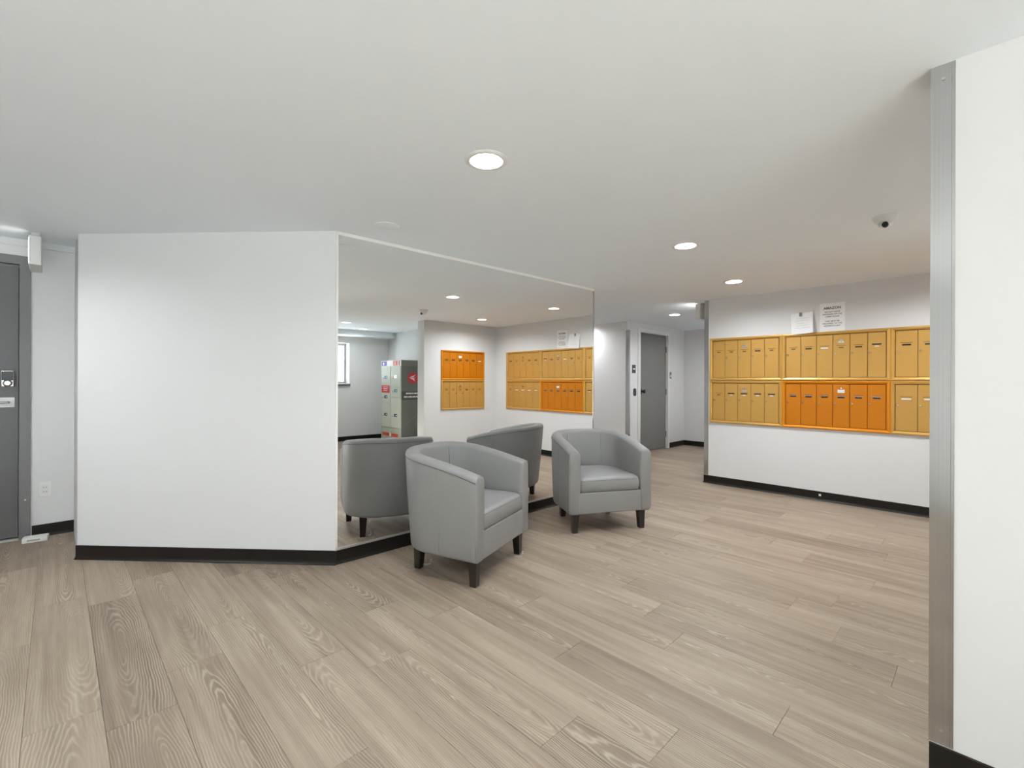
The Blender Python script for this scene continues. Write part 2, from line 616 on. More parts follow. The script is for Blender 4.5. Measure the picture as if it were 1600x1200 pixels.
def window(n, along, at, depth, op):
    a0, a1, z0, z1 = op
    y0, y1 = at - depth + 0.03, at - depth + 0.08
    t = 0.045

    def put(mb, p0, p1, q0, q1, za, zb):
        if along == 'x':
            mb.box(p0, p1, q0, q1, za, zb)
        else:
            mb.box(q0, q1, p0, p1, za, zb)
    fr = MB()
    put(fr, a0, a0 + t, y0, y1, z0, z1)
    put(fr, a1 - t, a1, y0, y1, z0, z1)
    put(fr, a0 + t, a1 - t, y0, y1, z0, z0 + t)
    put(fr, a0 + t, a1 - t, y0, y1, z1 - t, z1)
    mid = (a0 + a1) / 2
    put(fr, mid - 0.02, mid + 0.02, y0, y1, z0 + t, z1 - t)
    w = struct('window_%d' % n, fr, 'winframe', 'grey framed window in the outside wall')
    for (b0, b1) in ((a0 + t, mid - 0.02), (mid + 0.02, a1 - t)):
        gm = MB()
        put(gm, b0, b1, y0 + 0.02, y0 + 0.026, z0 + t, z1 - t)
        gm.build('pane', 'glass', w)
    sm = MB()
    put(sm, a0 - 0.02, a1 + 0.01, at - depth + 0.08, at + 0.03, z0 - 0.045, z0 + 0.002)
    sm.build('window_sill', 'sill', w)


for i, op in enumerate(OPX[::-1]):
    window(i + 1, 'x', VW, 0.25, op)
for i, op in enumerate(OPY):
    window(i + 4, 'y', UW, 0.25, op)
struct('ground', MB().box(-30, 30, -30, 30, -0.5, -0.3), 'concrete')

# ---- baseboards (vinyl cove base with a small toe)
BH = 0.092


def baseboard(name, p, q, nrm, h=BH, ext=0.0):
    d = Vector((q[0] - p[0], q[1] - p[1]))
    L_ = d.length
    d.normalize()
    n = Vector(nrm).normalized()
    prof = [(0, 0), (0.018, 0), (0.017, 0.004), (0.009, 0.012), (0.006, 0.022), (0.006, h - 0.003), (0.004, h), (0, h)]
    vs_, fs = [], []
    for e in (0, 1):
        b = Vector(p) + d * (L_ + ext if e else -ext)
        for (o_, z) in prof:
            # mitre along the corner by widening outwards
            pt = b + n * o_
            vs_.append((pt.x, pt.y, z))
    m_ = len(prof)
    fs = [tuple(range(m_)), tuple(range(m_, 2 * m_))[::-1]] + [(i, m_ + i, m_ + (i + 1) % m_, (i + 1) % m_) for i in range(m_)]
    return struct(name, MB().add(vs_, fs), 'base')


nA = (-(M0[1] - A[1]), (M0[0] - A[0]))
nA = (-abs(M0[1] - A[1]), -(M0[0] - A[0]))
baseboard('baseboard_chamfer', A, M0, nA, ext=0.006)
baseboard('baseboard_centre', (M0[0], M0[1] + off), (M1[0], M1[1] + off), (DL, -1), ext=0.006)
bm_mail = baseboard('baseboard_mail', (UL, VC), (UL, VL), (-1, 0), ext=0.0)
MB().box(-0.004, 0.004, -0.010, 0.010, 0, 0.022).build('paint_chip', 'white', bm_mail, (UL - 0.0075, 1.205, 0.045))
baseboard('baseboard_mail_return', (UC, VC), (UL, VC), (0, 1))
baseboard('baseboard_mail_end', (UL, VL), (UE, VL), (0, 1))
baseboard('baseboard_right', (US, VS), (US, VW), (-1, 0))
baseboard('baseboard_corridor_end', (UE, VL), (UE, VB), (-1, 0))
baseboard('baseboard_door_far', (DU1 + 0.05, VB), (UE, VB), (0, -1))
baseboard('baseboard_corridor', (UB, VB + 0.05), (UB, 6.45), (-1, 0))
baseboard('baseboard_recess', (LU1 + 0.045, VR), (A[0], VR), (0, -1))
baseboard('baseboard_window', (US + 0.15, VW), (USTEP + 0.06, VW), (0, 1))
baseboard('baseboard_locker', (USTEP, VW + 0.42), (USTEP, VC - 0.2), (-1, 0))


# ------------------------------------------------------------------ lamps
LAMPS = []
REC = 0.018


def downlight(label, u, v, r=0.066, lens='lens'):
    t = thing('recessed_ceiling_light', label, 'ceiling light', (u, v, C), 0, 'round recessed ceiling lights')
    MB().lathe([(r - 0.001, REC), (r, 0.0), (r + 0.003, -0.006), (r + 0.020, -0.006), (r + 0.030, -0.003), (r + 0.032, 0.0)], 48, caps=False).build('trim_ring', 'plastic', t)
    MB().lathe([(0.001, REC - 0.004), (r * 0.6, REC - 0.003), (r, REC - 0.001)], 40, caps=False).build('lens', lens, t)
    LAMPS.append((u, v, r))
    return t


downlight('large lit ceiling light nearest the camera, above the open floor', 1.371, 1.570)
downlight('lit ceiling light above the floor right of the mirror, second from the camera', 3.251, 1.533)
downlight('lit ceiling light just in front of the leftmost mailboxes', 4.743, 1.7465)
downlight('small lit ceiling light in the corridor by the grey door', 6.481, 3.218, lens='lens_mid')
downlight('lit ceiling light by the two mailbox walls, seen only in the mirror', 4.719, 0.204)
downlight('lit ceiling light far left in the mirror, the nearer of two', 3.287, -1.684, lens='lens_low')
downlight('lit ceiling light far left in the mirror, nearest the window wall', 3.906, -2.418, lens='lens_low')
downlight('ceiling light in the side corridor hidden behind the mirror wall', 6.42, 4.95, lens='lens_mid')
downlight('added fill light far down the corridor, unseen behind the mailbox wall', 7.9, 2.9, lens='lens_mid')  # extra lamp added out of view to brighten the corridor and far door
downlight('added fill light deep in the side corridor, unseen behind the mirror wall', 5.2, 5.2, lens='lens_mid')  # another unseen lamp, added only to lift the side corridor's brightness
downlight('ceiling light behind the camera over the left floor', -0.9, 1.5)
downlight('ceiling light behind the camera near the windows', -1.2, -1.6)
downlight('ceiling light over the floor in front of the left grey door', -0.75, 3.7)

# cut the lamp holes into the ceiling
cut = MB()
for (u, v, r) in LAMPS:
    cut.lathe([(r + 0.004, -0.03), (r + 0.004, REC + 0.01)], 32, 'z', (u, v, C))
cut_o = cut.build('cutter', 'ceiling')
bo = ceil_obj.modifiers.new('holes', 'BOOLEAN')
bo.object = cut_o
bo.operation = 'DIFFERENCE'
bo.solver = 'EXACT'
dg = bpy.context.evaluated_depsgraph_get()
new_me = bpy.data.meshes.new_from_object(ceil_obj.evaluated_get(dg))
ceil_obj.modifiers.clear()
ceil_obj.data = new_me
new_me.polygons.foreach_set('use_smooth', [False] * len(new_me.polygons))
bpy.data.objects.remove(cut_o, do_unlink=True)

# ------------------------------------------------------------------ mirror
mirror = thing('mirror', 'large frameless wall mirror behind the two grey armchairs, floor base to ceiling', 'mirror', (M0[0], M0[1], 0), math.atan(DL))
ML = math.hypot(M1[0] - M0[0], M1[1] - M0[1])
MZ0, MZ1 = 0.100, 2.180
MB().box(0.010, ML - 0.008, 0.0, 0.006, MZ0, MZ1).build('mirror_glass', 'mirror', mirror)
MB().box(0.0, ML, -0.006, 0.008, MZ1 - 0.004, MZ1 + 0.008).box(0.0, ML, -0.004, 0.008, MZ1 + 0.008, C - 0.001).build('top_trim', 'trimwhite', mirror)
MB().box(0.0, ML, -0.005, 0.008, MZ0 - 0.008, MZ0 + 0.006).build('bottom_trim', 'alu', mirror)
MB().box(-0.004, 0.010, -0.004, 0.008, MZ0 - 0.008, C - 0.001).build('side_trim', 'trimwhite', mirror)
MB().box(ML - 0.009, ML + 0.002, -0.004, 0.008, MZ0 - 0.008, MZ1).build('side_trim', 'steel', mirror)


# ------------------------------------------------------------------ steel corner guards
def corner_guard(label, u, v, du, dv, z0, z1, w=0.055, screws=True, fl=0.0016):
    """angle strip with a flange along du (sign of x leg) and dv (sign of y leg); corner outside at u,v"""
    t = thing('corner_guard', label, 'corner guard', (u, v, z0))
    h = z1 - z0
    # flange lying on the face perpendicular to x (runs along y)
    x0, x1 = (-fl, 0) if du > 0 else (0, fl)
    MB().box(min(x0, x1), max(x0, x1), min(-fl * dv, w * dv), max(-fl * dv, w * dv), 0, h).build('flange', 'steel', t)
    MB().box(min(0, w * du), max(0, w * du), min(-fl * dv, 0), max(-fl * dv, 0), 0, h).build('flange', 'steel', t)
    MB().box(min(x0, x1) - 0.0012, max(x0, x1), min(w * dv, w * 0.84 * dv), max(w * dv, w * 0.84 * dv), 0, h, 0.001, 1).build('edge_lip', 'steel', t)
    if screws:
        for z in (0.045, h - 0.045):
            MB().lathe([(0.0045, 0), (0.004, 0.0015), (0.002, 0.002)], 14, 'x', (0, 0, 0)).build('screw', 'chrome', t, ((-fl - 0.002) if du > 0 else fl, w * 0.5 * dv, z))
    return t


corner_guard('tall stainless steel corner strip on the near right white wall', US, VS, 1, -1, 0.095, C - 0.002, 0.055)
corner_guard('thin steel corner strip on the end of the mailbox wall', UL, VL, 1, -1, 0.095, C - 0.002, 0.05)
corner_guard('narrow steel corner strip left of the far grey door', UB, VB, 1, 1, 0.095, 2.06, 0.05, False)


# ------------------------------------------------------------------ tub armchairs
def make_chair(label, loc, rot, brackets=False):
    t = thing('tub_armchair', label, 'armchair', loc, rot, 'grey tub armchairs by the mirror')
    T, YF = 0.092, -0.335
    hw = 0.36 - T / 2
    path = []
    yb = 0.02
    for i in range(13):
        path.append((-hw, YF + (yb - YF) * i / 12))
    nn = 2.35
    for i in range(1, 32):
        th = math.pi - math.pi * i / 32
        c_, s_ = math.cos(th), math.sin(th)
        path.append((hw * math.copysign(abs(c_) ** (2 / nn), c_), yb + (0.335 - T / 2 - yb) * abs(s_) ** (2 / nn)))
    for i in range(12, -1, -1):
        path.append((hw, YF + (yb - YF) * i / 12))
    n = len(path)

    def ztop(y):
        tt = max(0.0, min(1.0, (y - YF) / 0.60))
        return 0.655 + 0.115 * (tt * (1.45 - 0.45 * tt))

    def warp(x, y, z):
        k = max(0.0, min(1.0, (y - YF) / 0.66))
        low = 1 - min(1.0, max(0.0, (z - 0.155) / 0.62))
        return (x * (1 - 0.045 * low * k), y - 0.055 * low * k * k, z)

    nrm = []
    for i in range(n):
        a, b = path[max(0, i - 1)], path[min(n - 1, i + 1)]
        d = Vector((b[0] - a[0], b[1] - a[1])).normalized()
        nrm.append((-d.y, d.x))      # points outwards (path runs clockwise seen from above)
    h = T / 2

    def profile(zt):
        r, rb = 0.030, 0.022
        P = [(h - rb, 0.155)]
        for a in (30, 60, 90):
            P.append((h - rb + rb * math.sin(math.radians(a)), 0.155 + rb - rb * math.cos(math.radians(a))))
        for f in (0.15, 0.35, 0.6, 0.85):
            P.append((h + 0.003 * math.sin(f * math.pi), 0.177 + (zt - r - 0.177) * f))
        for a in (0, 22, 45, 67, 90):
            P.append((h - r + r * math.cos(math.radians(a)), zt - r + r * math.sin(math.radians(a))))
        for a in (90, 67, 45, 22, 0):
            P.append((-h + r - r * math.cos(math.radians(a)), zt - r + r * math.sin(math.radians(a))))
        for f in (0.75, 0.5, 0.25):
            P.append((-h - 0.006 * math.sin(f * math.pi), 0.30 + (zt - r - 0.30) * f))
        P.append((-h, 0.30))
        P.append((-h, 0.165))
        P.append((-h + 0.01, 0.155))
        return P

    mb = MB()
    vs_ = []
    K = len(profile(0.7))
    for i in range(n):
        for (o_, z) in profile(ztop(path[i][1])):
            vs_.append(warp(path[i][0] + nrm[i][0] * o_, path[i][1] + nrm[i][1] * o_, z))
    fs = [(i * K + k, i * K + (k + 1) % K, (i + 1) * K + (k + 1) % K, (i + 1) * K + k) for i in range(n - 1) for k in range(K)]
    # puffed front ends of both arms
    for e, base in ((0, 0), (1, (n - 1) * K)):
        P = profile(ztop(YF))
        cz = 0.41
        prev = list(range(base, base + K))
        for (sc_, dy) in ((0.93, -0.006), (0.80, -0.010)):
            st = len(vs_)
            for (o_, z) in P:
                zz = z + math.copysign(min(abs(z - cz), (1 - sc_) * 0.09), cz - z)
                x = path[0][0] if e == 0 else path[-1][0]
                sx = -1 if e == 0 else 1
                vs_.append((x + sx * o_ * sc_, YF + dy, zz))
            cur = list(range(st, st + K))
            fs += [(prev[k], prev[(k + 1) % K], cur[(k + 1) % K], cur[k]) for k in range(K)]
            prev = cur
        fs.append(tuple(prev))
    mb.add(vs_, fs, True)
    shell = mb.build('shell', 'leather', t)

    def at(i, o_, z):
        return warp(path[i][0] + nrm[i][0] * o_, path[i][1] + nrm[i][1] * o_, z)

    # welt below the rolled top edge, outside, and down the front posts
    MB().tube([at(i, h + 0.0005, ztop(path[i][1]) - 0.034) for i in range(n)], 0.0026, 6).build('welt', 'seam', shell)
    for e, sx in ((0, -1), (n - 1, 1)):
        zt = ztop(YF)
        pts = [(sx * (hw + h - 0.001), YF - 0.001, z) for z in (0.19, 0.35, 0.5, zt - 0.034)]
        pts += [(sx * (hw + h - 0.012), YF - 0.001, zt - 0.010), (sx * hw, YF - 0.001, zt - 0.001), (sx * (hw - h + 0.012), YF - 0.001, zt - 0.010)]
        pts += [(sx * (hw - h + 0.001), YF - 0.001, z) for z in (zt - 0.034, 0.5, 0.44)]
        MB().tube(pts, 0.0038, 8).build('welt', 'leather', shell)
    # vertical seams
    for i in (9, n - 10):
        zt = ztop(path[i][1])
        MB().tube([at(i, h + 0.0022, 0.185 + (zt - 0.04 - 0.185) * f / 6) for f in range(7)], 0.0016, 6).build('seam', 'leather', shell)
    for i in (22, n - 23):
        zt = ztop(path[i][1])
        MB().tube([at(i, -h - 0.005, 0.470 + (zt - 0.035 - 0.470) * f / 6) for f in range(7)], 0.0015, 6).build('seam', 'seam', shell)
    # front apron
    ap = MB().box(-(hw - h) - 0.012, (hw - h) + 0.012, YF - 0.004, YF + 0.035, 0.157, 0.325, 0.008, 3).build('front_apron', 'leather', t)
    for sx in (-1, 1):
        MB().tube([(sx * (hw - h + 0.010), YF - 0.0055, z) for z in (0.165, 0.24, 0.318)], 0.002, 6).build('seam', 'seam', ap)
    # seat cushion: rings of a rounded outline
    cw = hw - h - 0.003

    def outline(ins):
        w, y0, y1 = cw - ins, YF - 0.006 + ins, 0.205 - ins
        pts = []
        for (cx, cy, r, a0) in ((w, y0, 0.035, -90), (w, y1, 0.16, 0), (-w, y1, 0.16, 90), (-w, y0, 0.035, 180)):
            r = min(max(0.01, r - ins * 0.4), w * 0.9, (y1 - y0) * 0.45)
            ox = cx - math.copysign(r, cx)
            oy = cy + (r if cy == y0 else -r)
            for a in range(0, 91, 15):
                an = math.radians(a0 + a)
                pts.append((ox + r * math.cos(an), oy + r * math.sin(an)))
        return pts
    vs_, fs = [], []
    rings = [(0.03, 0.322), (0.010, 0.325), (0.002, 0.335), (-0.002, 0.350), (-0.005, 0.375), (-0.002, 0.402), (0.002, 0.416),
             (0.008, 0.431), (0.020, 0.441), (0.06, 0.452), (0.12, 0.459), (0.19, 0.462)]
    m_ = len(outline(0))
    for (ins, z) in rings:
        vs_ += [(p[0], p[1], z) for p in outline(ins)]
    for j in range(len(rings) - 1):
        fs += [(j * m_ + k, j * m_ + (k + 1) % m_, (j + 1) * m_ + (k + 1) % m_, (j + 1) * m_ + k) for k in range(m_)]
    fs.append(tuple(range(m_))[::-1])
    fs.append(tuple(range((len(rings) - 1) * m_, len(rings) * m_)))
    cush = MB().add(vs_, fs, True).build('seat_cushion', 'leather', t)
    MB().tube([(p[0], p[1], 0.4215) for p in outline(0.0025)], 0.0028, 6, True).build('piping', 'leather', cush)
    MB().box(-0.27, 0.27, YF + 0.03, 0.02, 0.160, 0.325).box(-0.20, 0.20, 0.02, 0.17, 0.160, 0.325).build('seat_base', 'dark', t)
    # legs
    for (lx, ly) in ((-0.292, -0.288), (0.292, -0.288), (-0.215, 0.170), (0.215, 0.170)):
        a, b = 0.029, 0.021
        dx = math.copysign(0.004, lx)
        dy = math.copysign(0.004, ly)
        vv = [(lx + dx + sx * b, ly + dy + sy * b, 0) for sx, sy in ((-1, -1), (1, -1), (1, 1), (-1, 1))]
        vv += [(lx + sx * a, ly + sy * a, 0.158) for sx, sy in ((-1, -1), (1, -1), (1, 1), (-1, 1))]
        bm = bmesh.new()
        bv = [bm.verts.new(p) for p in vv]
        for f in ((3, 2, 1, 0), (4, 5, 6, 7), (0, 1, 5, 4), (1, 2, 6, 5), (2, 3, 7, 6), (3, 0, 4, 7)):
            bm.faces.new([bv[i] for i in f])
        bmesh.ops.bevel(bm, geom=bm.edges[:], offset=0.003, segments=2, profile=0.6, affect='EDGES')
        q = MB()
        q.bm(bm)
        q.build('leg', 'legwood', t)
    if brackets:
        for (bx_, by_) in ((-0.150, 0.150), (0.250, -0.330)):
            q = MB().box(-0.036, 0.016, -0.005, 0.005, 0.0, 0.003)
            q.box(0.013, 0.016, -0.005, 0.005, 0.0, 0.034)
            q.box(0.016, 0.026, -0.005, 0.005, 0.031, 0.034).box(0.016, 0.024, -0.005, 0.005, 0.020, 0.023)
            b_ = q.build('anchor_bracket', 'alu', t, (bx_, by_, 0))
            b_['label'] = 'small bright metal bracket beside the leg'
            b_.rotation_euler = (0, 0, math.radians(-57.7))
    return t


make_chair('nearer grey leatherette tub armchair, turned sideways with its back to the mirror left half', (1.954, 2.494, 0), math.radians(19.3), True)
make_chair('farther grey leatherette tub armchair facing the camera, in front of the mirror right end', (3.374, 2.422, 0), math.radians(-29.7))


# ------------------------------------------------------------------ mailbox banks
def mail_unit(label, loc, rot, w, n, orange=False, tags='', badge=2, h=0.497):
    t = thing('mailbox_bank', label, 'mailboxes', loc, rot, 'wall mailbox banks')
    ff, fd, fb = ('orangeframe', 'orange', 'orangeback') if orange else ('goldframe', 'gold', 'goldback')
    rings = [(0, 0.0), (0, -0.018), (0.004, -0.022), (0.012, -0.023), (0.026, -0.017), (0.030, -0.012), (0.031, -0.002)]
    vs_, fs = [], []
    for (i, d) in rings:
        vs_ += [(i, d, i), (w - i, d, i), (w - i, d, h - i), (i, d, h - i)]
    for j in range(len(rings) - 1):
        fs += [(j * 4 + k, j * 4 + (k + 1) % 4, (j + 1) * 4 + (k + 1) % 4, (j + 1) * 4 + k) for k in range(4)]
    MB().add(vs_, fs).build('frame', ff, t)
    MB().box(0.012, w - 0.012, -0.003, 0.0, 0.012, h - 0.012).build('backing', fb, t)
    ix0, ix1, iz0, iz1 = 0.034, w - 0.034, 0.034, h - 0.036
    dw = (ix1 - ix0) / n
    g = 0.0022
    for i in range(n):
        cx = ix0 + (i + 0.5) * dw
        d = MB().box(-dw / 2 + g, dw / 2 - g, -0.010, -0.003, 0, iz1 - iz0, 0.0015, 1).build('mailbox_door', fd, t, (cx, 0, iz0))
        H = iz1 - iz0
        zs = H * 0.735
        # mail slot: recessed dark line with a bright lip under it
        s_ = MB().box(-dw * 0.27, dw * 0.27, -0.0112, -0.0098, zs, zs + 0.005).build('slot', 'goldback' if not orange else 'orangeback', d)
        MB().box(-dw * 0.27, dw * 0.27, -0.0130, -0.0098, zs - 0.007, zs - 0.001).build('slot_lip', ff if not orange else 'chrome', d)
        tg = tags[i % len(tags)] if tags else 'b'
        if tg in 'bwd':
            tm = {'b': 'black', 'w': 'white', 'd': 'goldback'}[tg]
            tw = {'b': 0.20, 'w': 0.22, 'd': 0.13}[tg]
            MB().box(-dw * tw, dw * tw, -0.0120, -0.0098, zs - 0.024, zs - 0.011).build('name_tag', tm, d)
        elif tg == 'x':
            MB().box(-dw * 0.25, dw * 0.25, -0.0140, -0.0098, zs - 0.006, zs + 0.007).build('name_tag', 'black', d)
            MB().box(-dw * 0.12, dw * 0.12, -0.0120, -0.0098, zs - 0.022, zs - 0.013).build('name_tag', 'white', d)
        MB().lathe([(0.0095, 0.0), (0.0095, -0.004), (0.006, -0.007)], 14, 'y', (-dw / 2 + 0.020, -0.0098, H * 0.555)).build('lock', 'chrome', d)
        if i == badge:
            zb = H * 0.80
            bw = 0.030
            if orange:
                b_ = MB().box(-bw, bw, -0.0125, -0.0098, zb, zb + 0.034, 0.001, 1).build('sticker', 'white', d)
                MB().lathe([(0.010, 0), (0.010, -0.006), (0.006, -0.008)], 16, 'y', (0, -0.0098, zb + 0.046)).build('arrow_lock', 'chrome', d)
            else:
                MB().plate([(-bw, zb), (bw, zb), (bw * 0.8, zb + 0.018), (0.010, zb + 0.026), (-0.010, zb + 0.026), (-bw * 0.8, zb + 0.018)], -0.0098, -0.0130).build('arrow_lock_plate', 'chrome', d)
                MB().lathe([(0.011, 0), (0.011, -0.008), (0.007, -0.010)], 16, 'y', (0, -0.0098, zb + 0.030)).build('arrow_lock', 'chrome', d)
    return t


RW = -math.pi / 2
Z0, Z1 = 0.733, 1.234
V1, V2, V3, V4 = 2.336, 1.556, 0.640, -0.222
mail_unit('gold mailbox bank of five doors, upper left on the wall beside the far grey door', (UL, V1, Z1), RW, V1 - V2, 5, False, 'dddbd', 2)
mail_unit('gold mailbox bank of five doors, lower left, left of the orange bank', (UL, V1, Z0), RW, V1 - V2, 5, False, 'dxxxx', 2)
mail_unit('gold mailbox bank of six doors, under the paper notices and above the orange bank', (UL, V2, Z1), RW, V2 - V3, 6, False, 'dbwdbx', 3)
mail_unit('deep orange mailbox bank of six doors between two gold banks on the long wall', (UL, V2, Z0), RW, V2 - V3, 6, True, 'bbbbbb', 3)
mail_unit('gold mailbox bank of five doors, upper right, cut off by the steel corner strip', (UL, V3, Z1), RW, V3 - V4, 5, False, 'bbddb', 2)
mail_unit('gold mailbox bank of five doors, lower right, cut off by the steel corner strip', (UL, V3, Z0), RW, V3 - V4, 5, False, 'wwwwd', 2)
mail_unit('orange mailbox bank of six doors seen only in the mirror, above a gold one', (5.320, VC, Z1), math.pi, 0.908, 6, True, 'wbbbbb', 3)
mail_unit('gold mailbox bank of six doors seen only in the mirror, under an orange one', (5.320, VC, Z0), math.pi, 0.908, 6, False, 'ddbddd', 3)

# ---- notices above the mailboxes
t = thing('paper_notice', 'white printed notice with a bold heading above the middle mailboxes', 'notice', (UL - 0.004, 1.213, 1.722), RW)
MB().box(0, 0.216, -0.0006, 0.0006, 0, 0.298).build('sheet', 'paper', t)
text_mesh('heading', 'AMAZON', 0.034, 'ink_olive', t, (0.108, -0.0012, 0.236), bold=0.0012)
for i, ln in enumerate(['DO NOT LEAVE', 'PACKAGES ON THE', 'LOBBY FLOOR', None, 'THEY MUST BE', 'DELIVERED TO THE', "RESIDENT'S UNIT"]):
    if ln:
        text_mesh('printed_line', ln, 0.0185, 'ink', t, (0.108, -0.0012, 0.202 - i * 0.0235), bold=0.0002)

t = thing('handwritten_note', 'faint handwritten white note curling off the wall, taped above the mailboxes', 'note', (UL - 0.006, 1.470, 1.718), RW)
vs_, fs = [], []
nx, nz = 14, 8
for j in range(nz + 1):
    for i in range(nx + 1):
        fx, fz = i / nx, j / nz
        curl = 0.030 * (fx ** 2) * (1.05 - 0.75 * fz) + 0.020 * (1 - fz)
        vs_.append((0.206 * fx - 0.010 * fz + 0.004, -curl, 0.222 * fz + 0.010 * fx))
nb = len(vs_)
vs_ += [(x, y + 0.0008, z) for (x, y, z) in vs_]
for j in range(nz):
    for i in range(nx):
        a = j * (nx + 1) + i
        q = (a, a + 1, a + nx + 2, a + nx + 1)
        fs += [q, tuple(nb + k for k in q[::-1])]
MB().add(vs_, fs, True).build('sheet', 'paper', t)
MB().box(0, 0.024, -0.003, 0, 0, 0.042).build('tape', 'tape', t, (0.075, -0.010, 0.190))
rl = random.Random(5)
for k in range(5):
    z = 0.165 - k * 0.026
    pts = []
    x = 0.03 + rl.uniform(0, 0.03)
    xe = rl.uniform(0.13, 0.185)
    while x < xe:
        fx, fz = x / 0.206, z / 0.222
        curl = 0.030 * fx ** 2 * (1.05 - 0.75 * fz) + 0.020 * (1 - fz)
        pts.append((x, -curl - 0.0012, z + 0.010 * fx + rl.uniform(-0.005, 0.005)))
        x += 0.006
    MB().tube(pts, 0.0008, 4).build('handwriting', 'ink_grey', t)


# ------------------------------------------------------------------ doors
def lathe_part(name, material, parent, prof, axis, c, n=24):
    return MB().lathe(prof, n, axis, c).build(name, material, parent)


# corridor door (faces -y), with pale frame
d1 = bpy.data.objects.new('door_1', None)
COL.objects.link(d1)
d1['kind'] = 'structure'
d1['label'] = 'grey flush door with a pale frame at the end of the corridor'
d1.location = (DU0, VB, 0)
W = DU1 - DU0
mb = MB().box(0, 0.048, -0.014, 0.10, 0, DZ).box(W - 0.030, W, -0.014, 0.10, 0, DZ).box(0.048, W - 0.030, -0.014, 0.10, DZ - 0.030, DZ)
mb.box(-0.030, 0.0, -0.014, 0.0, 0, DZ + 0.035).box(W, W + 0.025, -0.014, 0.0, 0, DZ + 0.035).box(0, W, -0.014, 0.0, DZ, DZ + 0.035)
mb.build('door_frame', 'trimwhite', d1)
MB().box(0.048, W - 0.030, 0.040, 0.085, DZ - 0.085, DZ - 0.030).build('head_stop', 'framegrey', d1)
slab = MB().box(0.052, W - 0.034, 0.030, 0.075, 0.012, DZ - 0.075, 0.002, 1).build('door_panel', 'doorlight', d1)
MB().lathe([(0.052, 0), (0.052, -0.010), (0.046, -0.014)], 28, 'y', (0.115, 0.030, 1.05)).build('rose', 'black', slab)
MB().lathe([(0.016, 0), (0.016, -0.035), (0.030, -0.042), (0.034, -0.060), (0.026, -0.072)], 24, 'y', (0.130, 0.018, 1.05)).build('knob', 'black', slab)
for z in (0.26, 1.03, 1.80):
    MB().box(W - 0.044, W - 0.028, 0.018, 0.034, z - 0.055, z + 0.055, 0.003, 1).build('hinge', 'framegrey', slab)

tag(MB().box(-0.052, 0.052, -0.007, 0, -0.068, 0.068, 0.002, 1).build('door_plaque', 'black', None, (6.835, VB, 1.425)),
    'black room plaque with a white bar beside the far grey door', 'sign')
MB().box(-0.036, 0.036, -0.0085, -0.0068, -0.008, 0.010).build('white_bar', 'white', bpy.data.objects['door_plaque'])
t = thing('card_reader', 'black oval card reader below the plaque beside the far grey door', 'card reader', (6.855, VB, 1.04))
pts = [(0.028 * math.cos(a), 0.035 + 0.028 * math.sin(a)) for a in [math.pi * k / 10 for k in range(11)]]
pts += [(0.028 * math.cos(a), -0.035 + 0.028 * math.sin(a)) for a in [math.pi + math.pi * k / 10 for k in range(11)]]
MB().plate(pts, 0, -0.022).build('housing', 'black', t)
MB().lathe([(0.010, 0), (0.009, -0.003)], 14, 'y', (0.006, -0.021, 0.035)).build('indicator', 'framegrey', t)
t = thing('wall_switch', 'small dark wall switch with a white button right of the far grey door', 'switch', (8.115, VB, 1.335))
MB().box(-0.034, 0.034, -0.006, 0, -0.060, 0.060, 0.002, 1).build('plate', 'tape', t)
MB().box(-0.017, 0.017, -0.011, -0.005, -0.034, 0.010, 0.002, 1).build('button', 'white', t)

# left door (faces -y) in the recess
d2 = bpy.data.objects.new('door_2', None)
COL.objects.link(d2)
d2['kind'] = 'structure'
d2['label'] = 'dark grey steel door with grey frame at the left edge'
d2.location = (LU0, VR, 0)
W = LU1 - LU0
mb = MB().box(0, 0.024, -0.02, 0.12, 0, LZ).box(W - 0.024, W, -0.02, 0.12, 0, LZ).box(0.024, W - 0.024, -0.02, 0.12, LZ - 0.024, LZ)
mb.box(-0.035, 0.0, -0.02, 0, 0, LZ + 0.04).box(W, W + 0.036, -0.02, 0, 0, LZ + 0.04).box(0, W, -0.02, 0, LZ, LZ + 0.04)
mb.build('door_frame', 'framegrey', d2)
MB().box(0.024, W - 0.024, 0.02, 0.07, LZ - 0.06, LZ - 0.026).build('head_stop', 'framegrey', d2)
slab = MB().box(0.028, W - 0.028, 0.016, 0.060, 0.022, LZ - 0.045, 0.002, 1).build('door_panel', 'doorgrey', d2)
MB().box(0.024, W - 0.024, -0.01, 0.10, 0.0, 0.014).build('threshold', 'threshold', d2)
MB().lathe([(0.006, 0), (0.004, -0.003)], 12, 'y', (W + 0.010, -0.02, 0.30)).build('screw_head', 'white', d2)
LX = W - 0.028
kp = MB().box(LX - 0.092, LX - 0.020, -0.014, 0.016, 1.155, 1.280, 0.010, 3).build('keypad_lock', 'chrome', slab)
MB().box(LX - 0.086, LX - 0.026, -0.017, -0.012, 1.205, 1.272, 0.003, 1).build('keypad', 'black', slab)
MB().lathe([(0.026, 0), (0.026, -0.004), (0.014, -0.012)], 24, 'y', (LX - 0.056, -0.013, 1.185)).build('thumb_turn', 'chrome', slab)
MB().box(LX - 0.150, LX - 0.020, 0.008, 0.016, 1.005, 1.078, 0.002, 1).build('lever_plate', 'white', slab)
MB().tube([(LX - 0.050, 0.012, 1.042), (LX - 0.050, -0.035, 1.042), (LX - 0.065, -0.045, 1.042), (LX - 0.15, -0.045, 1.040)], 0.008, 10).build('lever_handle', 'chrome', slab)

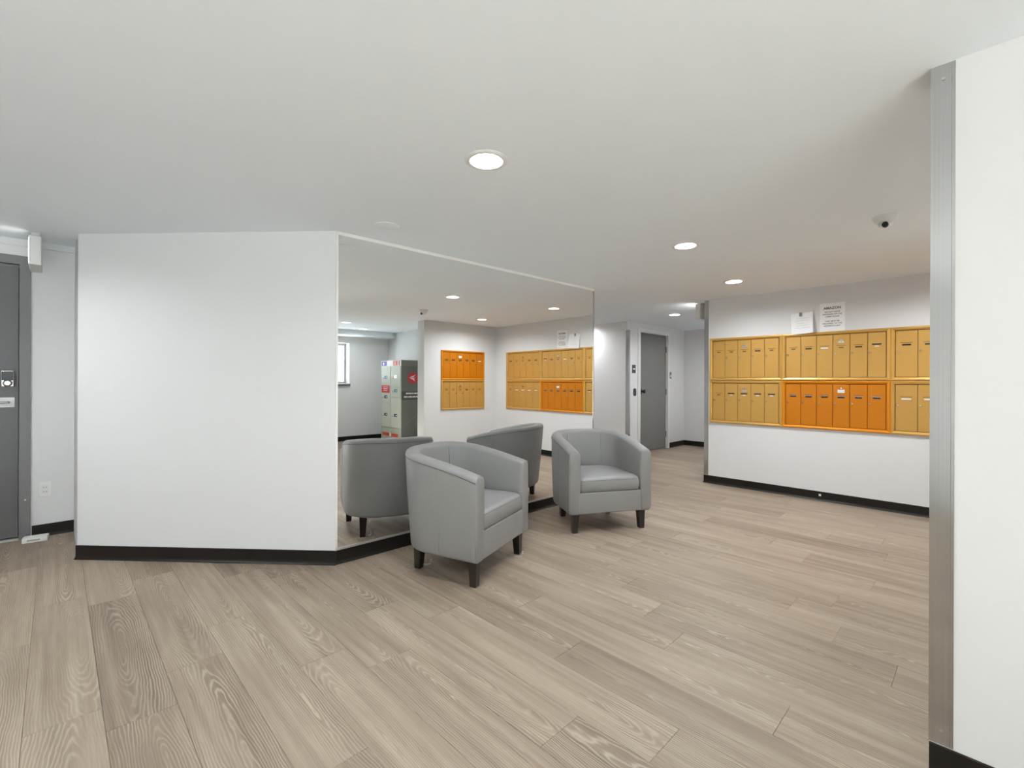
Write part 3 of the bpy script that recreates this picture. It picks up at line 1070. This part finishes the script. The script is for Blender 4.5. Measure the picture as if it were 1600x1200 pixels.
# outlet
t = thing('wall_outlet', 'white duplex wall outlet low on the wall beside the left door', 'outlet', (-0.060, VR, 0.363))
MB().box(-0.036, 0.036, -0.006, 0, -0.060, 0.060, 0.003, 2).build('cover_plate', 'trimwhite', t)
MB().box(-0.018, 0.018, -0.009, -0.005, -0.034, 0.034, 0.003, 1).build('socket_face', 'plastic', t)
for z in (-0.020, 0.014):
    for x in (-0.007, 0.007):
        MB().box(x - 0.0013, x + 0.0013, -0.0095, -0.0085, z - 0.004, z + 0.005).build('slot', 'black', t)

# small white box on the floor
t = thing('white_box', 'small white plastic box lying on the floor by the left door frame', 'box', (-0.107, 5.005, 0), math.radians(-6))
MB().box(-0.068, 0.068, -0.045, 0.045, 0, 0.036, 0.004, 2).build('body', 'trimwhite', t)
MB().box(-0.040, 0.028, -0.0458, -0.0448, 0.012, 0.024).build('label_strip', 'ink_grey', t)
MB().box(0.045, 0.060, -0.047, -0.0445, 0.010, 0.024, 0.001, 1).build('latch', 'plastic', t)


# ------------------------------------------------------------------ ceiling signs and fittings
def sign_box(label, loc, rot, ln, th, h, top):
    """box hung from the ceiling, long side along local y, lit face on -x"""
    t = thing('ceiling_sign', label, 'sign', loc, rot, 'white lit sign boxes under the ceiling')
    MB().box(-th / 2, th / 2, 0, ln, 0, h, 0.004, 2).build('housing', 'plastic', t)
    MB().box(-th / 2 - 0.002, -th / 2 + 0.001, 0.015, ln - 0.015, 0.015, h - 0.015).build('lit_face', 'signlit', t)
    MB().box(-th * 0.35, th * 0.35, ln * 0.3, ln * 0.7, h - 0.002, top - 0.012).box(-th * 0.45, th * 0.45, ln * 0.2, ln * 0.8, top - 0.012, top).build('canopy', 'plastic', t)
    return t


sign_box('white lit sign box hanging beside the left grey door', (-0.104, 4.50, 1.988), 0, 0.32, 0.060, 0.196, 2.27 - 1.988)
sign_box('white lit sign box under the ceiling behind the mailbox wall end', (5.70, 2.525, 2.0), math.radians(-90), 0.32, 0.06, 0.185, 0.2)
t = thing('junction_box', 'small white box under the ceiling at the corner left of the far door', 'box', (UB, 4.150, 2.066))
MB().box(-0.055, 0, -0.062, 0.062, 0, 0.130, 0.005, 2).build('cover', 'plastic', t)
MB().box(-0.058, -0.054, -0.040, 0.040, 0.030, 0.100).build('front_plate', 'trimwhite', t)

t = thing('ceiling_cover_plate', 'flat round white blank plate on the ceiling in front of the mirror', 'cover plate', (1.505, 2.675, C))
MB().lathe([(0.074, 0.0), (0.073, -0.002), (0.068, -0.0035), (0.001, -0.0035)], 40, caps=False).build('disc', 'ceiling', t)
MB().lathe([(0.005, 0), (0.004, -0.002)], 12, 'z', (0.038, 0.008, -0.003)).build('screw', 'white', t)

t = thing('dome_camera', 'white dome camera with a dark lens on the ceiling near the right wall', 'camera', (3.520, 0.430, C))
MB().lathe([(0.062, 0.0), (0.062, -0.012), (0.055, -0.017), (0.052, -0.030), (0.044, -0.036), (0.001, -0.036)], 40, caps=False).build('base', 'trimwhite', t)
MB().lathe([(0.036, -0.034), (0.036, -0.045), (0.031, -0.056), (0.020, -0.064), (0.001, -0.067)], 32, caps=False).build('eyeball', 'plastic', t)
MB().lathe([(0.016, 0), (0.016, -0.018), (0.012, -0.021)], 24, 'x', (-0.022, -0.004, -0.055)).build('lens', 'black', t)

# ------------------------------------------------------------------ parcel locker (seen in the mirror)
LW, LD, LH = 0.79, 0.42, 1.60
t = thing('parcel_locker', 'pale green parcel locker with grey printed side, seen in the mirror left half', 'locker', (4.30, -1.66, 0), RW)
MB().box(0.0, LW, 0.006, LD, 0.0, LH, 0.004, 1).build('cabinet', 'locker', t)
sd = MB().box(-0.004, 0.0, 0.008, LD - 0.004, 0.02, LH - 0.11).build('side_panel', 'lockerside', t)
MB().box(-0.005, 0.0, 0.008, LD - 0.004, LH - 0.11, LH - 0.004).build('side_header', 'lockerstripe', t)
# side graphics (drawn on the face looking towards the mirror)
MB().lathe([(0.105, 0), (0.104, -0.002)], 40, 'x', (-0.004, 0.245, 1.27)).build('round_emblem', 'red', sd)
q = MB()
for poly in ([(0.165, 1.275), (0.305, 1.335), (0.255, 1.285)], [(0.165, 1.270), (0.300, 1.270), (0.240, 1.250)], [(0.185, 1.255), (0.235, 1.240), (0.290, 1.205), (0.270, 1.245)]):
    n_ = len(poly)
    vs_ = [(-0.0085, p[0], p[1]) for p in poly] + [(-0.0062, p[0], p[1]) for p in poly]
    q.add(vs_, [tuple(range(n_)), tuple(range(n_, 2 * n_))[::-1]] + [(i, (i + 1) % n_, n_ + (i + 1) % n_, n_ + i) for i in range(n_)])
q.build('wing_mark', 'white', sd)
MB().box(-0.0055, -0.004, 0.012, LD - 0.008, 0.86, 1.02).build('text_band', 'lockerband', sd)
q = MB()
for (z, spans) in ((0.968, ((0.10, 0.16), (0.165, 0.215), (0.225, 0.26), (0.27, 0.33), (0.335, 0.40))), (0.905, ((0.06, 0.12), (0.13, 0.15), (0.16, 0.225), (0.235, 0.30), (0.31, 0.37)))):
    for (a, b) in spans:
        q.box(-0.0075, -0.0055, a, b, z, z + 0.026)
q.build('small_print', 'white', sd)
q = MB()
for (y0, z0, y1, z1) in ((0.03, 0.36, LD - 0.02, 0.62), (0.02, 0.78, 0.12, 0.855), (0.10, 1.30, 0.02, 1.48)):
    dy, dz = y1 - y0, z1 - z0
    L_ = math.hypot(dy, dz)
    wy, wz = -dz / L_ * 0.004, dy / L_ * 0.004
    pts = [(y0 - wy, z0 - wz), (y1 - wy, z1 - wz), (y1 + wy, z1 + wz), (y0 + wy, z0 + wz)]
    q.add([(-0.0055, *p) for p in pts] + [(-0.0040, *p) for p in pts], [(0, 1, 2, 3), (7, 6, 5, 4), (0, 4, 5, 1), (1, 5, 6, 2), (2, 6, 7, 3), (3, 7, 4, 0)])
q.build('side_stripes', 'lockerstripe', sd)
# header on the front
hd = MB().box(0.0, LW, 0.0, 0.006, LH - 0.105, LH - 0.004).build('header', 'white', t)
MB().box(LW - 0.23, LW - 0.02, -0.002, 0.0, LH - 0.098, LH - 0.012).build('purple_panel', 'purple', hd)
MB().box(LW - 0.13, LW - 0.08, -0.003, -0.002, LH - 0.080, LH - 0.035).build('header_mark', 'white', hd)
MB().box(0.13, 0.30, -0.002, 0.0, LH - 0.098, LH - 0.012).build('red_panel', 'redorange', hd)
MB().box(0.21, 0.235, -0.003, -0.002, LH - 0.085, LH - 0.025).build('header_mark', 'white', hd)
MB().box(0.05, 0.09, -0.002, 0.0, LH - 0.098, LH - 0.012).build('red_panel', 'redorange', hd)
mid = LW * 0.50
for (x0, x1, z0, z1, hx, hz, hm) in ((mid, LW, 1.06, 1.485, 0.22, 1.28, 'blue'), (mid, LW, 0.80, 1.055, 0.21, 0.905, 'navy'), (mid, LW, 0.33, 0.795, 0.21, 0.57, 'navy'),
                                     (0.0, mid, 1.10, 1.485, 0.22, 1.29, 'chrome'), (0.0, mid, 0.91, 1.095, 0.20, 1.03, 'blue'), (0.0, mid, 0.33, 0.905, 0.20, 0.57, 'navy')):
    dr = MB().box(x0 + 0.012, x1 - 0.012, -0.006, 0.006, z0 + 0.005, z1 - 0.003, 0.002, 1).build('locker_door', 'locker', t)
    cx = (x0 + x1) / 2
    MB().box(cx - 0.065, cx + 0.045, -0.010, -0.006, hz - 0.028, hz + 0.028).build('number_plate', hm, dr)
    MB().box(cx - 0.052, cx - 0.020, -0.012, -0.010, hz - 0.012, hz + 0.010).build('number_mark', 'white', dr)
    MB().lathe([(0.017, 0), (0.017, -0.012), (0.010, -0.014)], 16, 'y', (cx + 0.10, -0.006, hz - 0.012)).build('lock', 'chrome', dr)
MB().box(mid + 0.035, LW - 0.035, -0.009, -0.006, 0.985, 1.125).build('red_notice', 'red', t)
q = MB()
for k in range(3):
    q.box(mid + 0.09 + 0.02 * k, LW - 0.10 - 0.01 * k, -0.0105, -0.009, 1.09 - k * 0.032, 1.102 - k * 0.032)
q.build('notice_print', 'white', t)
MB().box(0.012, LW - 0.012, -0.003, 0.006, 0.03, 0.325).build('lower_panel', 'lockerlow', t)
rb = MB().box(0.10, LW - 0.06, -0.005, -0.003, 0.165, 0.225).build('red_band', 'redorange', t)
MB().lathe([(0.036, 0), (0.036, -0.002)], 24, 'y', (0.40, -0.005, 0.195)).build('band_emblem', 'white', rb)
MB().box(0.02, LW - 0.02, 0.02, LD - 0.01, 0.0, 0.03).build('plinth', 'dark', t)

# mark on the ceiling paint
print('planks', len(seen), len(rest))
